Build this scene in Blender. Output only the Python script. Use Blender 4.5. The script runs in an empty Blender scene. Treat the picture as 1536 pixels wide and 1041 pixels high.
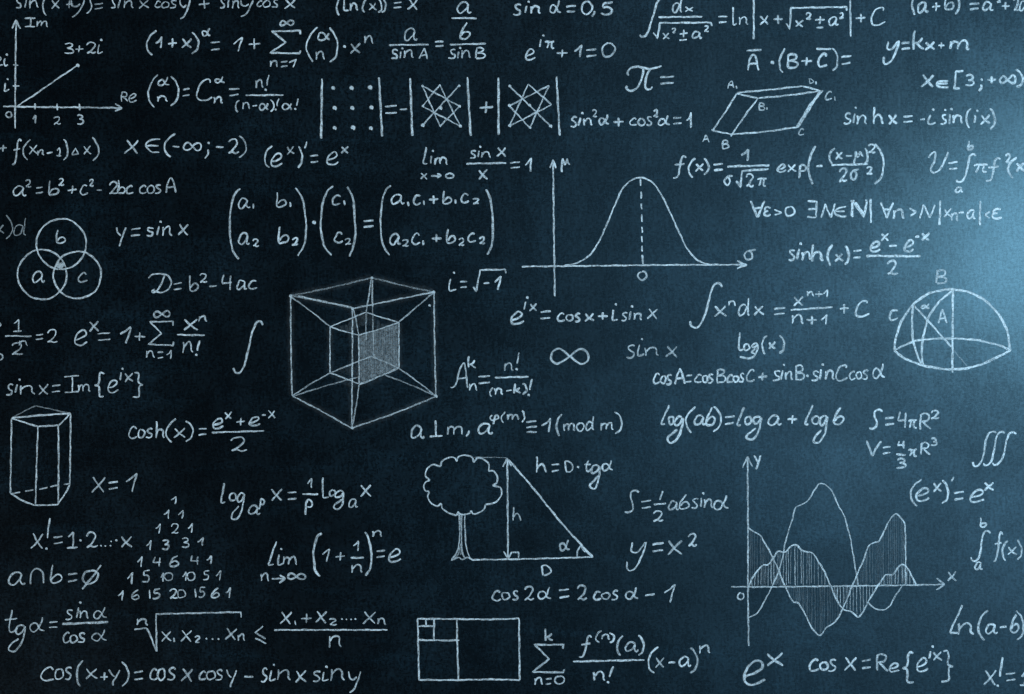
import bpy, math, random

# ------------------------------------------------------------------ scale
S = 0.002            # metres of board per chalk-grid unit
CX, CY = 768.0, 520.5
HZ = 1.75            # height of the middle of the view above the floor

def wx(px): return (px - CX) * S
def wz(py): return HZ + (CY - py) * S

# ------------------------------------------------------------------ camera
scene = bpy.context.scene
cam_data = bpy.data.cameras.new('camera')
cam = bpy.data.objects.new('camera', cam_data)
scene.collection.objects.link(cam)
cam.location = (0, -5.0, HZ)
cam.rotation_euler = (math.radians(90), 0, 0)
cam_data.sensor_width = 36
cam_data.lens = 36 * 5.0 / (1536 * S)
cam_data.clip_end = 200
scene.camera = cam

# ------------------------------------------------------------------ world, lamps, exposure
world = bpy.data.worlds.new('World')
scene.world = world
world.use_nodes = True
bg = world.node_tree.nodes['Background']
bg.inputs[0].default_value = (0.35, 0.62, 1.0, 1)
bg.inputs[1].default_value = 0.012

def area(name, loc, target, size, power, col):
    d = bpy.data.lights.new(name, 'AREA')
    d.shape = 'DISK'; d.size = size; d.energy = power; d.color = col
    o = bpy.data.objects.new(name, d)
    scene.collection.objects.link(o)
    o.location = loc
    import mathutils
    v = mathutils.Vector(target) - mathutils.Vector(loc)
    o.rotation_euler = v.to_track_quat('-Z', 'Y').to_euler()
    return o

# two added lamps out of view, raking from high above and from low on the left: they light the chalk and leave the slate dark
area('chalk_key_lamp', (3.5, -4.0, HZ + 9.5), (0.1, 0, HZ), 2.0, 1060, (0.90, 0.99, 1.0))
area('chalk_fill_lamp', (-8.0, -4.2, HZ - 7.0), (0.1, 0, HZ), 2.0, 760, (0.90, 0.99, 1.0))
# unseen nested discs, no real window, added to grade the glow: their sheen on the slate is the pale patch at the right edge
area('sheen_core_light', (2.43, -2.5, HZ + 0.50), (1.62, 0, HZ + 0.33), 1.1, 31, (0.28, 0.70, 1.0))
area('sheen_mid_light', (2.40, -2.5, HZ - 0.08), (1.60, 0, HZ - 0.05), 2.56, 19, (0.28, 0.66, 1.0))
area('sheen_wide_light', (4.2, -7.0, HZ + 0.30), (1.75, 0, HZ + 0.10), 7.7, 200, (0.22, 0.61, 1.0))
area('sheen_outer_light', (4.6, -7.4, HZ - 0.2), (1.0, 0, HZ), 12.4, 22, (0.20, 0.60, 1.0))  # widest added disc, carries the faint sheen further left

vs = scene.view_settings
vs.view_transform = 'Standard'; vs.look = 'None'; vs.exposure = 0; vs.gamma = 1
vs.use_curve_mapping = False
scene.cycles.transparent_max_bounces = 48
scene.cycles.filter_width = 1.2

# ------------------------------------------------------------------ materials
def nodes_of(m):
    m.use_nodes = True
    nt = m.node_tree
    return nt, nt.nodes, nt.links

def math_node(N, L, op, a, b=None, c=None, clamp=False):
    n = N.new('ShaderNodeMath'); n.operation = op; n.use_clamp = clamp
    for i, v in enumerate((a, b, c)):
        if v is None: continue
        if isinstance(v, (int, float)): n.inputs[i].default_value = v
        else: L.new(v, n.inputs[i])
    return n.outputs[0]

def noise(N, L, vec, scale, detail=2, rough=0.5, dist=0):
    n = N.new('ShaderNodeTexNoise')
    n.inputs['Scale'].default_value = scale; n.inputs['Detail'].default_value = detail
    n.inputs['Roughness'].default_value = rough; n.inputs['Distortion'].default_value = dist
    L.new(vec, n.inputs['Vector'])
    return n.outputs['Fac']

def ramp(N, L, v, lo, hi, a=0.0, b=1.0):
    n = N.new('ShaderNodeMapRange'); n.interpolation_type = 'SMOOTHSTEP'
    L.new(v, n.inputs[0])
    for i, x in enumerate((lo, hi, a, b)): n.inputs[i + 1].default_value = x
    return n.outputs[0]

def board_material():
    m = bpy.data.materials.new('painted_slate')
    nt, N, L = nodes_of(m)
    p = N['Principled BSDF']
    tc = N.new('ShaderNodeTexCoord'); vec = tc.outputs['Object']
    mp = N.new('ShaderNodeMapping'); mp.inputs['Scale'].default_value = (0.35, 1, 1.0); L.new(vec, mp.inputs[0])
    mq = N.new('ShaderNodeMapping'); mq.inputs['Scale'].default_value = (1.0, 1, 0.3)
    mq.inputs['Rotation'].default_value = (0, 0.25, 0); L.new(vec, mq.inputs[0])
    fine = noise(N, L, vec, 115, 3, 0.62)
    weave = noise(N, L, mp.outputs[0], 210, 2, 0.6)
    weave2 = noise(N, L, mq.outputs[0], 120, 2, 0.6)
    mid = noise(N, L, vec, 14, 4, 0.6)
    big = noise(N, L, vec, 2.1, 3, 0.55, 0.4)
    wipe = noise(N, L, mq.outputs[0], 7, 4, 0.6, 0.6)
    # left-over dust: real wear of the board, paler patches with their own shape
    t = math_node(N, L, 'MULTIPLY_ADD', weave, 0.5, math_node(N, L, 'MULTIPLY', weave2, 0.5))
    t = math_node(N, L, 'MULTIPLY_ADD', fine, 0.9, t)           # about 0.95 in the middle
    grain = ramp(N, L, t, 0.70, 1.22)
    blot = ramp(N, L, math_node(N, L, 'MULTIPLY_ADD', mid, 0.55, math_node(N, L, 'MULTIPLY', wipe, 0.45)), 0.36, 0.66)
    patch = ramp(N, L, big, 0.36, 0.66)
    dust = math_node(N, L, 'MULTIPLY', grain, math_node(N, L, 'MULTIPLY_ADD', blot, 0.65, 0.35))
    dust = math_node(N, L, 'MULTIPLY', dust, math_node(N, L, 'MULTIPLY_ADD', patch, 0.7, 0.3))
    # faint eraser swipes, long and slightly slanted
    ms = N.new('ShaderNodeMapping'); ms.inputs['Scale'].default_value = (0.9, 1, 6.0)
    ms.inputs['Rotation'].default_value = (0, -0.3, 0); L.new(vec, ms.inputs[0])
    swipe = ramp(N, L, noise(N, L, ms.outputs[0], 2.4, 5, 0.62, 0.5), 0.50, 0.74)
    dust = math_node(N, L, 'MULTIPLY_ADD', math_node(N, L, 'MULTIPLY', swipe, grain), 0.55, dust, clamp=True)
    mix = N.new('ShaderNodeMix'); mix.data_type = 'RGBA'
    L.new(dust, mix.inputs['Factor'])
    mix.inputs['A'].default_value = (0.0010, 0.0018, 0.0026, 1)
    mix.inputs['B'].default_value = (0.0055, 0.0165, 0.025, 1)
    L.new(mix.outputs['Result'], p.inputs['Base Color'])
    r = math_node(N, L, 'MULTIPLY_ADD', grain, 0.025, 0.25)
    r = math_node(N, L, 'MULTIPLY_ADD', blot, 0.03, r)
    L.new(r, p.inputs['Roughness'])
    sp = math_node(N, L, 'MULTIPLY_ADD', grain, 0.26, 0.48)
    sp = math_node(N, L, 'MULTIPLY', sp, math_node(N, L, 'MULTIPLY_ADD', blot, 0.20, 0.88))
    sp = math_node(N, L, 'MULTIPLY', sp, math_node(N, L, 'MULTIPLY_ADD', patch, 0.22, 0.89))
    L.new(sp, p.inputs['Specular IOR Level'])
    b = N.new('ShaderNodeBump'); b.inputs['Strength'].default_value = 0.05; b.inputs['Distance'].default_value = 0.002
    L.new(t, b.inputs['Height']); L.new(b.outputs[0], p.inputs['Normal'])
    return m

def chalk_material():
    m = bpy.data.materials.new('white_chalk')
    nt, N, L = nodes_of(m)
    N.remove(N['Principled BSDF'])
    out = N['Material Output']
    uv = N.new('ShaderNodeUVMap'); uv.uv_map = 'stroke'
    sep = N.new('ShaderNodeSeparateXYZ'); L.new(uv.outputs[0], sep.inputs[0])
    pr = N.new('ShaderNodeAttribute'); pr.attribute_name = 'pressure'
    geo = N.new('ShaderNodeNewGeometry'); vec = geo.outputs['Position']
    # across the stroke: v runs 0..1, d = 0 on the middle line, 1 on the rim
    d = math_node(N, L, 'ABSOLUTE', math_node(N, L, 'MULTIPLY_ADD', sep.outputs['Y'], 2.0, -1.0))
    tooth = noise(N, L, vec, 330, 2, 0.6)
    tooth2 = noise(N, L, vec, 120, 2, 0.5)
    slow = noise(N, L, vec, 26, 2, 0.5)
    rag = math_node(N, L, 'MULTIPLY_ADD', tooth, 0.46, d)              # ragged rim
    core = ramp(N, L, rag, 0.56, 0.94, 1.0, 0.0)
    skirt = ramp(N, L, d, 0.35, 1.0, 1.0, 0.0)
    grain = ramp(N, L, math_node(N, L, 'MULTIPLY_ADD', tooth2, 0.45, math_node(N, L, 'MULTIPLY', tooth, 0.55)), 0.37, 0.58, 0.24, 1.0)
    sl = ramp(N, L, slow, 0.3, 0.60, 0.74, 1.0)
    a = math_node(N, L, 'MULTIPLY', core, grain)
    a = math_node(N, L, 'MULTIPLY', a, sl)
    a = math_node(N, L, 'MULTIPLY_ADD', skirt, 0.12, a)
    a = math_node(N, L, 'MULTIPLY', a, pr.outputs['Fac'], clamp=True)
    dif = N.new('ShaderNodeBsdfDiffuse'); dif.inputs[0].default_value = (0.80, 0.83, 0.84, 1); dif.inputs[1].default_value = 1.0
    tr = N.new('ShaderNodeBsdfTransparent')
    mx = N.new('ShaderNodeMixShader')
    L.new(a, mx.inputs[0]); L.new(tr.outputs[0], mx.inputs[1]); L.new(dif.outputs[0], mx.inputs[2])
    L.new(mx.outputs[0], out.inputs['Surface'])
    return m

BOARD = board_material()
CHALK = chalk_material()

# ------------------------------------------------------------------ the blackboard
root = bpy.data.objects.new('blackboard', None)
scene.collection.objects.link(root)
root.location = (0, 0, HZ - 1.45)
root['label'] = 'dark navy blackboard covered with white chalk formulas and geometric drawings, pale sheen at right'
root['category'] = 'blackboard'

def panel():
    w, h, t, b = 2.45, 1.45, 0.024, 0.006
    vs_, fs = [], []
    ring = lambda x, z, y: [(-x, y, -z), (x, y, -z), (x, y, z), (-x, y, z)]
    for r in (ring(w - b, h - b, 0), ring(w, h, b), ring(w, h, t)): vs_ += r
    fs.append((0, 1, 2, 3)); fs.append((11, 10, 9, 8))
    for k in (0, 4):
        for i in range(4):
            j = (i + 1) % 4
            fs.append((k + i, k + 4 + i, k + 4 + j, k + j))
    me = bpy.data.meshes.new('board_panel')
    me.from_pydata(vs_, [], fs); me.update()
    me.materials.append(BOARD)
    o = bpy.data.objects.new('board_panel', me)
    scene.collection.objects.link(o)
    o.parent = root; o.location = (0, 0, 1.45)
    return o
panel()

# ------------------------------------------------------------------ handwriting
# every character is a few pen strokes in a 100 x 100 box (y down); '-' = straight corners, '.' = a dot
G = {
 'a': '80,22 62,4 36,3 13,30 3,66 11,93 30,97 54,76 74,42 80,20/80,18 73,58 76,86 87,97 100,84',
 'al': '86,0 79,28 63,64 41,94 19,98 3,78 10,48 32,34 54,48 72,82 100,94',
 'am': '100,4 84,40 60,80 30,98 8,85 2,50 15,12 38,3 60,25 78,68 100,97',
 'b': '16,0 9,42 5,82 16,97 46,98 80,90 95,71 82,54 52,54 26,68 12,84',
 'b6': '72,0 40,26 15,60 7,84 20,98 54,98 86,85 93,67 72,54 40,60 13,80',
 'c': '88,20 68,3 40,8 13,38 3,70 18,95 52,98 96,84',
 'C': '88,18 84,4 64,0 30,18 6,55 5,84 24,99 58,97 100,82',
 'd': '72,46 48,38 20,53 5,78 14,97 38,95 62,78 78,46/94,0 85,45 80,84 98,98',
 'e': '8,62 50,53 86,30 84,9 60,0 30,18 8,50 5,80 22,98 58,97 100,76',
 'f': '100,9 82,0 62,15 50,50 42,80 25,98 0,100/12,42 88,38',
 'g': '84,6 56,0 28,8 14,26 28,36 56,30 84,8/86,6 84,38 74,70 50,96 24,99 4,90 12,78 46,60 72,46',
 'gw': '92,4 72,0 54,8 47,24 58,34 80,24 94,4/96,4 90,36 76,66 50,94 24,100 5,93 10,79 32,64 60,50',
 'h': '14,0 12,50 8,100/11,74 34,54 62,48 80,62 84,82 96,98',
 'i': '42,36 24,74 34,98 100,88/.72,4',
 'ii': '48,34 44,100/.52,3',
 'k': '16,0 11,50 8,100/90,38 52,62 12,70/34,66 64,84 100,98',
 'l': '100,0 58,42 18,82 8,96 28,100 50,95',
 'lv': '14,0 8,50 6,88 34,100 100,94',
 'lf': '72,0 36,50 5,90 34,100 100,96',
 'ls': '96,0 48,48 5,94 26,100 62,98',
 'll': '0,0 30,96 100,100',
 'm': '8,10 7,55 5,98/8,50 24,16 38,14 44,38 42,95/44,52 64,12 84,8 90,40 91,82 100,96',
 'n': '10,6 13,50 8,98/11,52 40,14 68,6 84,28 86,72 100,97',
 'o': '52,2 16,18 3,55 20,92 55,98 90,74 95,36 76,8 46,3',
 'p': '22,6 16,60 4,100/19,22 50,0 90,9 95,30 70,48 18,45',
 's': '92,10 66,0 32,8 27,28 52,47 80,62 74,88 40,98 2,92',
 'S': '100,10 78,0 48,8 42,35 60,65 55,90 25,100 0,97',
 't': '62,0 40,55 36,90 60,98 100,80/5,42 95,36',
 'U': '0,28 20,4 36,2 30,45 14,84 30,99 62,80 90,30 100,0',
 'V': '0,0 24,50 42,100/42,100 68,52 100,4',
 'x': '6,4 46,54 98,97/95,0 52,48 2,100',
 'X': '14,0 50,50 92,100/100,3 56,48 0,98',
 'y': '2,0 10,28 36,38 66,24/98,0 76,42 46,82 3,100',
 'yv': '3,0 20,25 48,46/100,0 68,44 44,76 34,100',
 'yh': '30,4 26,33 54,36 94,2/96,0 78,42 48,84 20,100 2,90 6,70',
 'A': '0,100 26,55 54,0/54,0 76,50 95,100/14,66 88,60',
 'Ar': '0,100 14,36 44,0 74,16 95,98/10,58 88,56',
 'Ah': '0,96 14,97 34,80 50,36 64,6 76,1 85,24 92,65 96,100/38,62 96,57',
 'B': '16,4 13,50 10,100/8,8 50,0 80,12 72,36 18,48/18,48 70,52 94,70 72,94 10,99',
 'D': '14,5 16,50 28,98/4,9 46,0 84,25 97,60 70,88 28,98',
 'R': '16,4 13,50 9,100/4,12 46,0 84,13 74,42 18,52/30,52 60,74 100,100',
 'I': '0,5 100,0/54,3 52,97/0,100 100,95',
 'N': '0,100 14,50 26,4/26,4 48,52 68,97/68,97 84,50 100,0',
 'Y': '0,0 22,30 46,50/100,0 60,50 20,100',
 '0': '52,2 16,18 3,55 20,92 55,98 90,74 95,36 76,8 46,3',
 '1': '0,54 40,34 78,0/78,0 70,50 62,100',
 '1s': '0,46 50,26 100,0/100,0 80,48 56,100',
 '1b': '12,34 40,20 62,0/62,0 58,50 54,98/0,100 100,97',
 '2': '6,24 30,3 68,0 86,22 68,55 32,86 8,98/8,98 38,88 68,98 100,88',
 '3': '8,10 50,0 84,15 74,38 34,47/34,47 84,55 95,78 60,98 3,92',
 '4': '26,0 12,38 4,57/4,57 94,52/84,4 80,50 78,100',
 '5': '30,5 22,42/22,42 64,40 90,62 76,90 36,100 4,90/26,5 98,0',
 '6': '82,0 42,20 11,58 11,88 44,100 84,86 88,64 60,52 14,72',
 '+': '0,52 100,48/52,0 48,100',
 '=': '0,14 100,0/2,100 98,86',
 '(': '100,0 46,18 10,44 6,64 26,85 62,100',
 ')': '8,0 58,16 93,40 95,62 70,84 8,100',
 '(m': '100,0 56,6 22,22 6,45 8,65 30,86 82,100',
 ')m': '0,0 40,8 72,22 88,45 96,62 78,85 18,100',
 '{': '100,6 66,0 52,14 48,34 38,47 0,52/0,52 40,57 46,72 44,90 60,99 100,97',
 '}': '10,2 46,2 56,18 52,36 62,47 100,50/100,50 66,54 60,70 64,88 50,98 0,100',
 '!': '66,0 56,40 50,68/.40,97',
 'inf': '50,50 28,88 12,92 2,62 8,22 26,8 50,50 74,92 92,82 98,45 88,12 72,12 50,50',
 'sum': '-97,16 98,0 6,2 52,50 0,97 97,100 100,86',
 'pi': '0,16 18,3 55,8 100,0/36,8 30,55 14,100/72,8 64,60 72,96 94,98',
 'sig': '100,0 66,6 30,16 4,50 10,88 36,99 62,82 70,52 56,22 36,14',
 'mu': '4,100 14,50 20,2/20,2 44,46 74,4/74,4 82,32 100,46',
 'E': '100,4 50,8 9,34 10,66 46,95 100,96/8,50 92,48',
 'ex': '0,0 98,2/96,2 92,100/10,50 94,48/0,97 94,100',
 'all': '0,0 26,56 48,100/48,100 74,50 100,0/20,46 84,42',
 'eps': '92,10 50,0 14,20 20,40 60,46/60,46 10,56 5,85 50,100 100,85',
 'gt': '0,0 50,28 100,50/100,50 50,76 4,100',
 'lt': '100,0 50,26 0,50/0,50 50,72 96,100',
 'le': '-70,0 0,35 94,70/0,66 50,82 100,100',
 'perp': '46,0 48,50 48,98/0,100 100,96',
 'eqv': '0,8 98,0/2,54 100,48/0,100 98,94',
 ',': '100,0 70,50 0,100',
 ';': '.68,3/66,42 60,70 0,100',
 'phi': '30,0 5,20 16,46 56,48 92,28 84,4 64,2 52,24 44,60 38,100',
 'del': '-8,98 62,0 96,92 4,98',
 'arr': '0,55 100,48/66,0 100,48 62,100',
 'cap': '0,100 6,40 30,5 65,4 92,35 98,95',
 'emp': '52,24 18,32 3,58 16,76 44,78 78,62 86,38 66,24 44,26/100,0 56,50 0,100',
 'NN': '-4,98 10,2 80,96 100,0/-0,2 24,2/-26,10 86,90/-4,98 18,96/-88,0 100,0',
}

TILE_Y = (0, 260, 520, 781)
rng = random.Random(7)

def spline(pts, step=5.0, straight=False):
    """pts in grid units*4 -> evenly spaced points"""
    out = []
    n = len(pts)
    if n == 2 or straight:
        for i in range(n - 1):
            (x0, y0), (x1, y1) = pts[i], pts[i + 1]
            k = max(1, int(math.hypot(x1 - x0, y1 - y0) / step))
            for j in range(k): out.append((x0 + (x1 - x0) * j / k, y0 + (y1 - y0) * j / k))
        out.append(pts[-1])
        return out
    P = [(2 * pts[0][0] - pts[1][0], 2 * pts[0][1] - pts[1][1])] + list(pts) + [(2 * pts[-1][0] - pts[-2][0], 2 * pts[-1][1] - pts[-2][1])]
    for i in range(1, n):
        p0, p1, p2, p3 = P[i - 1], P[i], P[i + 1], P[i + 2]
        k = max(2, int(math.hypot(p2[0] - p1[0], p2[1] - p1[1]) / step))
        for j in range(k):
            t = j / k; t2 = t * t; t3 = t2 * t
            out.append(tuple(0.5 * (2 * p1[a] + (p2[a] - p0[a]) * t + (2 * p0[a] - 5 * p1[a] + 4 * p2[a] - p3[a]) * t2 + (3 * p1[a] - p0[a] - 3 * p2[a] + p3[a]) * t3) for a in (0, 1)))
    out.append(pts[-1])
    return out

def glyph_strokes(name, x0, y0, x1, y1):
    res, dots = [], []
    for st in G[name].split('/'):
        if st[0] == '.':
            a, b = st[1:].split(','); dots.append((float(a), float(b))); continue
        straight = st[0] == '-'
        pts = [tuple(float(v) for v in p.split(',')) for p in st.lstrip('-').split()]
        res.append((pts, straight))
    # fit the ink to the box
    dense = [q for pts, s in res for q in spline(pts, 6.0, s)] + dots
    ax = min(q[0] for q in dense); bx = max(q[0] for q in dense)
    ay = min(q[1] for q in dense); by = max(q[1] for q in dense)
    w, h = x1 - x0, y1 - y0
    m = -1.0 if name in ('+', '=', 'E', 'eqv', 'arr') else 3.0                                             # half a stroke inside the box
    X0, X1, Y0, Y1 = x0 + m, x1 - m, y0 + m, y1 - m
    if X1 - X0 < 2: X0, X1 = (x0 + x1) / 2 - 1, (x0 + x1) / 2 + 1
    if Y1 - Y0 < 2: Y0, Y1 = (y0 + y1) / 2 - 1, (y0 + y1) / 2 + 1
    jx = min(3.0, 0.045 * (w + h)); 
    def f(q):
        return (X0 + (q[0] - ax) / max(bx - ax, 1e-6) * (X1 - X0), Y0 + (q[1] - ay) / max(by - ay, 1e-6) * (Y1 - Y0))
    def j(q): return (q[0] + rng.uniform(-jx, jx) * 0.85, q[1] + rng.uniform(-jx, jx) * 0.85)
    strokes = [([j(f(q)) for q in pts], s) for pts, s in res]
    # keep pen joins closed: snap first points that coincide with another stroke's end
    for a in range(1, len(strokes)):
        if res[a][0][0] == res[a - 1][0][-1]:
            strokes[a][0][0] = strokes[a - 1][0][-1]
    return strokes, [f(q) for q in dots]

class Chalk:
    """collects chalk strokes of one piece of writing; build() links them as one mesh"""
    def __init__(self):
        self.v, self.f, self.uv, self.pr, self.k = [], [], [], [], 0
        self.runs = []; self.thin = 1.0
    def ribbon(self, pts, wid, press, wob=1.0, fade=True):
        """pts: grid units (already divided by four)"""
        n = len(pts)
        if n < 2: return
        self.k += 1; self.runs.append((len(self.v), len(self.f), len(pts)))
        depth0 = 0.0004 + (self.k % 60) * 0.00002
        base = len(self.v)
        L = 0.0; lens = [0.0]
        for i in range(1, n):
            L += math.hypot(pts[i][0] - pts[i - 1][0], pts[i][1] - pts[i - 1][1]); lens.append(L)
        if L < 1e-6:
            self.runs.pop(); return
        p1, p2, p3 = (rng.uniform(0, 6.28) for _ in range(3))
        u0 = rng.uniform(0, 500)
        half = wid * self.thin * (0.74 + 0.11 * max(0.0, min(1.0, pts[0][0] / 1300.0)))   # the left of the board was written with a finer stick
        for i in range(n):
            a = pts[max(0, i - 1)]; b = pts[min(n - 1, i + 1)]
            dx, dy = b[0] - a[0], b[1] - a[1]
            d = math.hypot(dx, dy) or 1.0
            nx, ny = -dy / d, dx / d
            s = lens[i]
            o = wob * (0.22 * math.sin(s * 0.21 + p1) + 0.16 * math.sin(s * 0.53 + p2))
            hw = half * (1.0 + 0.13 * math.sin(s * 0.13 + p3) + 0.07 * math.sin(s * 0.41 + p1))
            e = min(s, L - s)
            endf = 1.0
            if fade:
                hw *= 0.74 + 0.26 * min(1.0, e / 2.0)
                endf = 0.62 + 0.38 * min(1.0, e / 1.4)
            pr = press * endf * (0.89 + 0.13 * math.sin(s * 0.09 + p2) + 0.06 * math.sin(s * 0.31 + p3))
            y = -(depth0 + 0.00002 * s / L)
            for sg in (-1, 1):
                px = pts[i][0] + nx * (o + sg * hw); py = pts[i][1] + ny * (o + sg * hw)
                self.v.append((wx(px), y, wz(py))); self.uv.append(((u0 + s) * 0.1, 0.5 + 0.5 * sg)); self.pr.append(pr)
        for i in range(n - 1):
            q = base + 2 * i
            self.f.append((q, q + 2, q + 3, q + 1))
    def dot(self, x, y, r, press):
        """a pressed dot of chalk, a small spiral scrub"""
        pts = []
        for i in range(15):
            t = i / 14; a = t * 7.5 + rng.uniform(0, 0.3)
            pts.append((x + math.cos(a) * r * 0.58 * t, y + math.sin(a) * r * 0.58 * t))
        self.ribbon(pts, max(1.7, r * 1.25), press, 0.0, False)
    def apart(self):
        """the writing in groups that stand clear of each other, the largest first"""
        box = []
        for v0, f0, n in self.runs:
            q = self.v[v0:v0 + 2 * n]
            xs = [a[0] for a in q]; zs = [a[2] for a in q]
            box.append((min(xs), max(xs), min(zs), max(zs)))
        own = list(range(len(box)))
        def find(i):
            while own[i] != i: i = own[i]
            return i
        for i in range(len(box)):
            for j in range(i):
                a, b = box[i], box[j]
                gx = max(0, a[0] - b[1], b[0] - a[1]); gz = max(0, a[2] - b[3], b[2] - a[3])
                big = max(a[1] - a[0], a[3] - a[2], b[1] - b[0], b[3] - b[2])
                if math.hypot(gx, gz) <= max(0.02, 0.5 * big) * 0.99: own[find(i)] = find(j)
        groups = {}
        for i, (v0, f0, n) in enumerate(self.runs):
            c = groups.setdefault(find(i), Chalk())
            d = len(c.v) - v0
            c.v += self.v[v0:v0 + 2 * n]; c.uv += self.uv[v0:v0 + 2 * n]; c.pr += self.pr[v0:v0 + 2 * n]
            c.f += [tuple(q + d for q in f) for f in self.f[f0:f0 + n - 1]]
        return sorted(groups.values(), key=lambda c: -len(c.v))
    def build(self, name, parent, label=None):
        me = bpy.data.meshes.new(name)
        me.from_pydata(self.v, [], self.f)
        uvl = me.uv_layers.new(name='stroke')
        for li, lp in enumerate(me.loops): uvl.data[li].uv = self.uv[lp.vertex_index]
        at = me.attributes.new('pressure', 'FLOAT', 'POINT')
        at.data.foreach_set('value', self.pr)
        me.materials.append(CHALK); me.update()
        o = bpy.data.objects.new(name, me)
        scene.collection.objects.link(o)
        # the object's origin sits in the middle of its own writing
        xs = [v[0] for v in self.v]; zs = [v[2] for v in self.v]
        c = ((min(xs) + max(xs)) / 2, 0, (min(zs) + max(zs)) / 2)
        for vert in me.vertices: vert.co.x -= c[0]; vert.co.z -= c[2]
        o.parent = parent
        pw = PW.get(parent.name, (0, 0, 0)) if parent is not root else tuple(root.location)
        o.location = (c[0] - pw[0], c[1] - pw[1], c[2] - pw[2])
        PW[o.name] = c
        if label: o['label'] = label
        return o
PW = {}

def parse(spec, ch, wid=3.0, press=0.9):
    """@cr sets the column and row of the measuring sheet; 'name x0 y0 x1 y1' puts a character in a box;
    P/Q x,y ... ; draws a smooth / straight line; * x y r puts a dot; W / H change width / pressure"""
    tk = spec.split(); i = 0; ox = oy = 0.0
    cv = lambda q: (ox + q[0] / 4, oy + q[1] / 4)
    lp = press
    while i < len(tk):
        t = tk[i]
        if t[0] == '@':
            ox = 384.0 * int(t[1]); oy = float(TILE_Y[int(t[2])]); i += 1
        elif t == 'W': wid = float(tk[i + 1]); i += 2
        elif t == 'H': press = float(tk[i + 1]); i += 2
        elif t in ('P', 'Q'):
            pts = []; i += 1
            while tk[i] != ';':
                a, b = tk[i].split(','); pts.append((float(a), float(b))); i += 1
            i += 1
            ch.ribbon([cv(q) for q in spline(pts, 5.0, t == 'Q')], wid, press)
        elif t == '*':
            x, y, r = (float(v) for v in tk[i + 1:i + 4]); i += 4
            q = cv((x, y)); ch.dot(q[0], q[1], r / 4, press)
        elif t == '-':
            a = [float(v) for v in tk[i + 1:i + 5]]; i += 5
            ch.ribbon([cv(q) for q in spline([(a[0], a[1]), (a[2], a[3])], 5.0)], wid, press * rng.uniform(0.92, 1.05))
        else:
            a = [float(v) for v in tk[i + 1:i + 5]]; i += 5
            st, dots = glyph_strokes(t, *a)
            small = min(1.0, 0.78 + 0.22 * max(a[2] - a[0], a[3] - a[1]) / 60.0)
            lp = press * rng.uniform(0.76, 1.10); gw = rng.uniform(0.88, 1.10)
            for pts, s in st:
                ch.ribbon([cv(q) for q in spline(pts, 4.0, s)], wid * small * gw, lp)
            for q in dots:
                g = cv(q); ch.dot(g[0], g[1], 2.1 * small, lp)

def F(label, spec, wid=3.0, press=0.9, name='formula'):
    ch = Chalk(); parse(spec, ch, wid, press)
    bits = ch.apart()
    main = bits[0].build(name, root, label)
    for b in bits[1:]: b.build('term', main)          # a term written well clear of the rest
    return main

def items(spec):
    """the separate marks of a spec, each with the sheet and pen settings it was written under; touching words stay together"""
    tk = spec.split(); i = 0; pen = {}; out = []
    while i < len(tk):
        t = tk[i]
        if t[0] == '@': pen['@'] = t; i += 1
        elif t in 'WH': pen[t] = t + ' ' + tk[i + 1]; i += 2
        else:
            n = 4 if t == '*' else (tk.index(';', i) + 1 - i if t in 'PQ' else 5)
            v = [float(q) for q in tk[i + 1:i + n]] if t not in 'PQ' else None
            if t == '*': v = [v[0], v[1], v[0], v[1]]
            body = ' '.join(tk[i:i + n]); head = ' '.join(pen.values())
            last = out[-1] if out else None
            if last and t != '*' and v and last[2] and last[0] == head and v[0] - last[2][2] < 26 and v[0] > last[2][0] and min(v[3], last[2][3]) > max(v[1], last[2][1]) - 16:
                last[1] += ' ' + body; last[2] = v
            else: out.append([head, body, v])
            i += n
    return [h + ' ' + b for h, b, _v in out]

SPLIT = {'connecting_edge': 'connecting_edge', 'angle_mark': 'angle_mark', 'corner_dot': 'corner_dot', 'lettering': 'letter', 'dot': 'dot', 'operator_sign': 'operator_sign'}
def D(name, label, *subs):
    """a drawing: the first piece is the part itself, the rest are its sub-parts"""
    main = None
    for s in subs:
        sub, spec = s[0], s[1]
        kw = s[2] if len(s) > 2 else {}
        for one in (items(spec) if sub in SPLIT else [spec]):
            ch = Chalk(); ch.thin = 0.9 if sub not in SPLIT else 1.0
            parse(one, ch, **kw) if isinstance(one, str) else one(ch)
            if main is None: main = ch.build(name, root, label)
            else: ch.build(SPLIT.get(sub, sub), main)
    return main

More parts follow.
